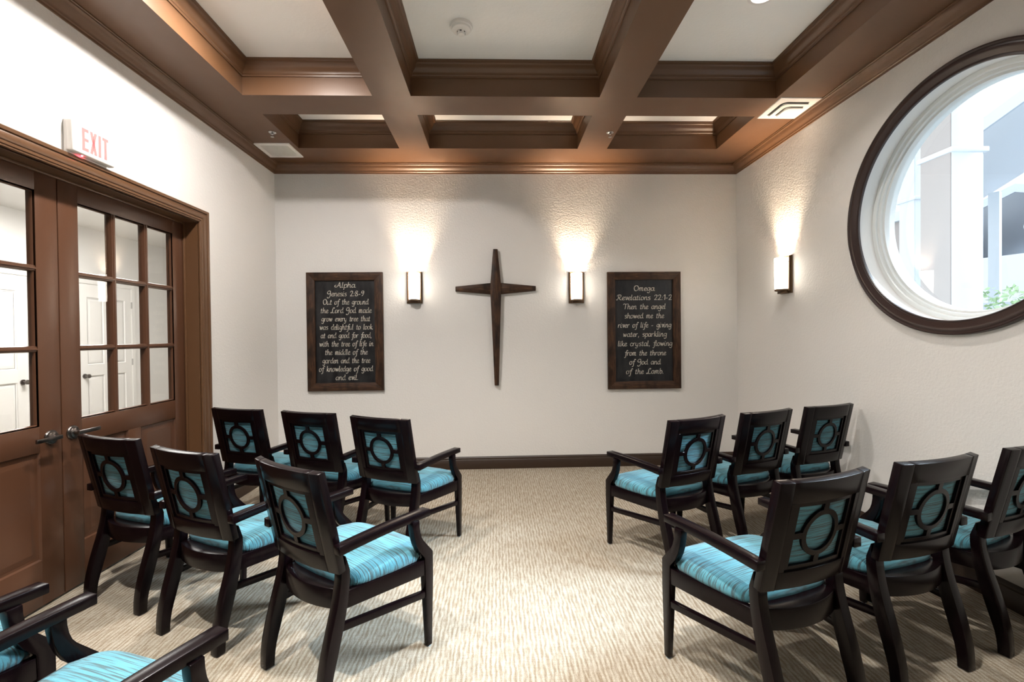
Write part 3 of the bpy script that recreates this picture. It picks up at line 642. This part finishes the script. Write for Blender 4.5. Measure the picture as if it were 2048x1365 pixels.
# ------------------------------------------------------------------ armchair
ZT, YT, ZP, YP, HW, SAG = 0.837, -0.301, 0.454, -0.221, 0.211, 0.026
def P(x, v, w):
    k = max(0.0, 1-(x/HW)**2)
    y = YP+(YT-YP)*v - SAG*k; z = ZP+(ZT-ZP)*v
    ty, tz = (YT-YP), (ZT-ZP); l = math.hypot(ty, tz)
    return (x, y + w*tz/l, z - w*ty/l)
def cbox(m, x0, x1, v0, v1, w0, w1, n=8, vtop=None):
    secs = []
    for i in range(n+1):
        x = x0+(x1-x0)*i/n; secs.append([P(x, v0, w0), P(x, v1, w0), P(x, v1, w1), P(x, v0, w1)])
    m.loft(secs); return m
def make_chair():
    r = empty('armchair'); W = M['wood']; HGT = ZT-ZP
    vo0, vo1 = 0.215, 0.765            # fretwork opening
    for s in (-1, 1):
        m = MB(); cbox(m, *sorted((s*0.158, s*HW)), 0, 1, 0, 0.028, 4); m.build('back_stile', W, r, bevel=0.002)
    m = MB(); cbox(m, -0.1575, 0.1575, vo1+0.045, 1.0, 0.0003, 0.0277, 12); m.build('crest_rail', W, r, bevel=0.0015)
    m = MB(); cbox(m, -0.1575, 0.1575, 0.004, vo0-0.045, 0.0003, 0.0277, 12); m.build('lower_rail', W, r, bevel=0.0015)
    # fretwork: frame, ring and four ties, recessed behind the outer panel
    m = MB(); a, b = 0.117, (vo1-vo0)/2; vc = (vo0+vo1)/2; w0, w1 = 0.007, 0.018
    for s in (-1, 1): cbox(m, *sorted((s*0.137, s*0.158)), vo0-0.045, vo1+0.045, 0.0003, 0.0277, 2); cbox(m, *sorted((s*a, s*0.1375)), vo0-0.045, vo1+0.045, w0, w1, 2)
    cbox(m, -a, a, vo1, vo1+0.046, w0, w1, 8); cbox(m, -a, a, vo0-0.046, vo0, w0, w1, 8)
    ro, ri = 0.084, 0.0655
    rows = []
    for k in range(40):
        t = 2*pi*k/40; q = []
        for rr, ww in ((ro, w0+0.001), (ri, w0+0.001), (ri, w1), (ro, w1)): q.append(P(rr*cos(t), vc+rr*sin(t)/HGT, ww))
        rows.append(q)
    m.grid(rows, True, True)
    for s in (-1, 1):
        cbox(m, *sorted((s*(ro-0.006), s*(a+0.002))), vc-0.011/HGT, vc+0.011/HGT, w0+0.0005, w1, 2)
        cbox(m, -0.012, 0.012, *sorted((vc+s*(ro-0.006)/HGT, vc+s*(b+0.002))), w0+0.0005, w1, 2)
    m.build('fretwork', W, r, bevel=0.001, seg=1)
    m = MB(); cbox(m, -0.136, 0.136, vo0-0.04, vo1+0.04, 0.020, 0.030, 10)
    rows = []; n = 12
    for i in range(n+1):
        x = -0.172+0.344*i/n; row = []
        for j in range(9):
            v = 0.10+0.80*j/8; e = (1-(2*i/n-1)**4)*(1-(2*j/8-1)**4); row.append(P(x, v, 0.028+0.020*max(e, 0)**0.4))
        rows.append(row)
    m.grid(rows); m.build('back_pad', M['back'], r)
    # rear legs
    rear = [(0, -0.294, -0.258), (0.08, -0.291, -0.250), (0.165, -0.275, -0.226), (0.25, -0.252, -0.202), (0.33, -0.229, -0.184), (0.40, -0.214, -0.174), (0.455, -0.209, -0.172), (0.51, -0.214, -0.190)]
    def cr1(z, k):
        for i in range(len(rear)-1):
            if rear[i][0] <= z <= rear[i+1][0]:
                p = [rear[max(i-1, 0)], rear[i], rear[i+1], rear[min(i+2, len(rear)-1)]]; t = (z-p[1][0])/(p[2][0]-p[1][0]); q = [u[k] for u in p]
                return 0.5*(2*q[1]+(q[2]-q[0])*t+(2*q[0]-5*q[1]+4*q[2]-q[3])*t*t+(3*q[1]-q[0]-3*q[2]+q[3])*t**3)
        return rear[-1][k]
    for s in (-1, 1):
        m = MB(); secs = []
        for i in range(19):
            z = 0.004+0.506*i/18; y0, y1 = cr1(z, 1), cr1(z, 2); x0, x1 = s*0.163, s*0.205
            if z > 0.47: y0 += 0.02
            secs.append([(x0, y0, z), (x1, y0, z), (x1, y1, z), (x0, y1, z)])
        m.loft(secs); lg = m.build('leg', W, r, bevel=0.003)
        MB().lathe([(0.0005, 0), (0.012, 0), (0.012, 0.005), (0.0005, 0.005)], 16, lambda rr, h, a: (s*0.184+rr*cos(a), -0.276+rr*sin(a), h), close=True).build('glide', M['glide'], lg)
        # front leg rising into a scrolled arm support
        prof = [(0.156, 0.004), (0.181, 0.004), (0.190, 0.30), (0.190, 0.397), (0.187, 0.402), (0.136, 0.462), (0.126, 0.478), (0.119, 0.500), (0.115, 0.525), (0.114, 0.553), (0.078, 0.553), (0.080, 0.520), (0.086, 0.485), (0.097, 0.452), (0.112, 0.422), (0.130, 0.400), (0.143, 0.385), (0.145, 0.300)]
        m = MB(); secs = []
        def fx(z, t): # slight splay and taper of the foot
            xi = 0.245+0.008*max(0, (0.30-z)/0.30); xo = 0.2775-0.002*max(0, (0.30-z)/0.30)
            if z > 0.40: xi += (z-0.40)*0.0; 
            return s*(xi if t == 0 else xo)
        m.prism(prof, lambda p, t: (fx(p[1], t), p[0], p[1])); lg = m.build('leg', W, r, bevel=0.0025)
        MB().lathe([(0.0005, 0), (0.010, 0), (0.010, 0.005), (0.0005, 0.005)], 16, lambda rr, h, a: (s*0.2645+rr*cos(a), 0.168+rr*sin(a), h), close=True).build('glide', M['glide'], lg)
        # arm
        m = MB(); secs = []
        for i in range(11):
            t = i/10; y = -0.246+(0.178+0.246)*t; xc = 0.2305+0.0230*t**1.3; hw = 0.0195+0.0045*t; zt = 0.574+0.007*t+0.004*sin(pi*t); th = 0.030+(0.004*(1-t))
            secs.append([(s*(xc-hw), y, zt-th), (s*(xc+hw), y, zt-th), (s*(xc+hw), y, zt), (s*(xc-hw), y, zt)])
        m.loft(secs); m.build('arm', W, r, bevel=0.0035)
        # side rail, stretcher
        m = MB(); a, b = (s*0.186, -0.195), (s*0.262, 0.150)
        def rail(m, a, b, w, z0a, z1a, z0b, z1b):
            d = Vector((b[0]-a[0], b[1]-a[1])).normalized(); n = Vector((-d.y, d.x))*w
            m.hexa([(a[0]-n.x, a[1]-n.y, z0a), (a[0]+n.x, a[1]+n.y, z0a), (b[0]+n.x, b[1]+n.y, z0b), (b[0]-n.x, b[1]-n.y, z0b), (a[0]-n.x, a[1]-n.y, z1a), (a[0]+n.x, a[1]+n.y, z1a), (b[0]+n.x, b[1]+n.y, z1b), (b[0]-n.x, b[1]-n.y, z1b)])
        rail(m, a, b, 0.0125, 0.312, 0.376, 0.312, 0.376); m.build('side_rail', W, r, bevel=0.002)
        m = MB(); rail(m, (s*0.184, -0.225), (s*0.262, 0.150), 0.011, 0.236, 0.264, 0.214, 0.242); m.build('stretcher', W, r, bevel=0.003)
    m = MB(); secs = []
    for i in range(13):
        x = -0.247+0.494*i/12; k = 1-(x/0.25)**2; y = 0.160+0.018*k
        secs.append([(x, y-0.012, 0.312), (x, y+0.012, 0.312), (x, y+0.012, 0.376), (x, y-0.012, 0.376)])
    m.loft(secs); m.build('front_rail', W, r, bevel=0.002)
    m = MB(); secs = []
    for i in range(13):
        x = -0.164+0.328*i/12; k = 1-(x/0.164)**2
        secs.append([(x, -0.208-0.034*k, 0.308), (x, -0.158-0.010*k, 0.308), (x, -0.158-0.010*k, 0.384), (x, -0.208-0.034*k, 0.384)])
    m.loft(secs); m.build('back_rail', W, r, bevel=0.003)
    # cushion
    nA = 48
    def outline(t):
        c, s = cos(t), sin(t); e = 0.28
        u = math.copysign(abs(c)**e, c); v = math.copysign(abs(s)**e, s)
        y = 0.014+0.182*v + (0.014*(1-u*u) if v > 0 else -0.012*(1-u*u)*abs(v))
        hw = 0.197+(y+0.195)/0.345*0.076
        if y > 0.10: q = min(1, (y-0.10)/0.045); hw = hw*(1-q)+0.243*q
        return u*hw, y
    def ringpts(sc, z, dome=0.0):
        q = []
        for k in range(nA):
            x, y = outline(2*pi*k/nA); q.append((x*sc, 0.014+(y-0.014)*sc, z))
        return q
    rows = [ringpts(0.955, 0.372), ringpts(0.985, 0.377), ringpts(1.006, 0.388), ringpts(1.004, 0.400), ringpts(0.985, 0.411), ringpts(0.94, 0.421), ringpts(0.84, 0.430), ringpts(0.65, 0.437), ringpts(0.4, 0.441), ringpts(0.15, 0.442)]
    m = MB(); V = m.grid(rows, False, True); m.bm.faces.new(V[0][::-1]); m.bm.faces.new(V[-1]); m.build('seat_cushion', M['seat'], r)
    return r
CH = [
('A1', -1.661, 3.433, -0.330, 'dark wooden armchair with teal upholstery, front row left, beside the door casing'),
('A2', -1.099, 3.236, -0.378, 'dark wooden armchair with teal upholstery, front row left, middle of three'),
('A3', -0.572, 2.985, -0.439, 'dark wooden armchair with teal upholstery, front row left, next to the aisle'),
('B1', -1.793, 2.575, -0.362, 'dark wooden armchair with teal upholstery, second row left, below the door handles'),
('B2', -1.219, 2.268, -0.439, 'dark wooden armchair with teal upholstery, second row left, middle of three'),
('B3', -0.618, 1.976, -0.621, 'dark wooden armchair with teal upholstery, second row left, nearest the aisle, seat fully visible'),
('D1', 1.003, 2.814, 0.415, 'dark wooden armchair with teal upholstery, front row right, beside the aisle, worn seat spot'),
('D2', 1.526, 3.008, 0.373, 'dark wooden armchair with teal upholstery, front row right, middle of three'),
('D3', 2.057, 3.190, 0.316, 'dark wooden armchair with shaded teal upholstery, front row right, against the right wall'),
('E1', 0.986, 1.763, 0.324, 'dark wooden armchair with teal upholstery, second row right, next to the aisle, largest in view'),
('E2', 1.552, 1.934, 0.273, 'dark wooden armchair with teal upholstery, second row right, middle of three'),
('E3', 2.106, 2.108, 0.382, 'dark wooden armchair with teal upholstery, second row right, cut off by the right picture edge'),
('C1', -1.668, 1.332, -0.278, 'dark wooden armchair in bottom left corner, only right arm and seat corner visible'),
('C2', -1.005, 1.112, -0.365, 'dark wooden armchair at bottom left with both arms and front of teal seat visible'),
]
proto = None
for k, x, y, t, lab in CH:
    if proto is None: proto = make_chair(); o = proto
    else: o = copy_tree(proto)
    o.location = (x, y, 0); o.rotation_euler = (0, 0, t); tag(o, lab, 'chair', 'armchairs in rows')
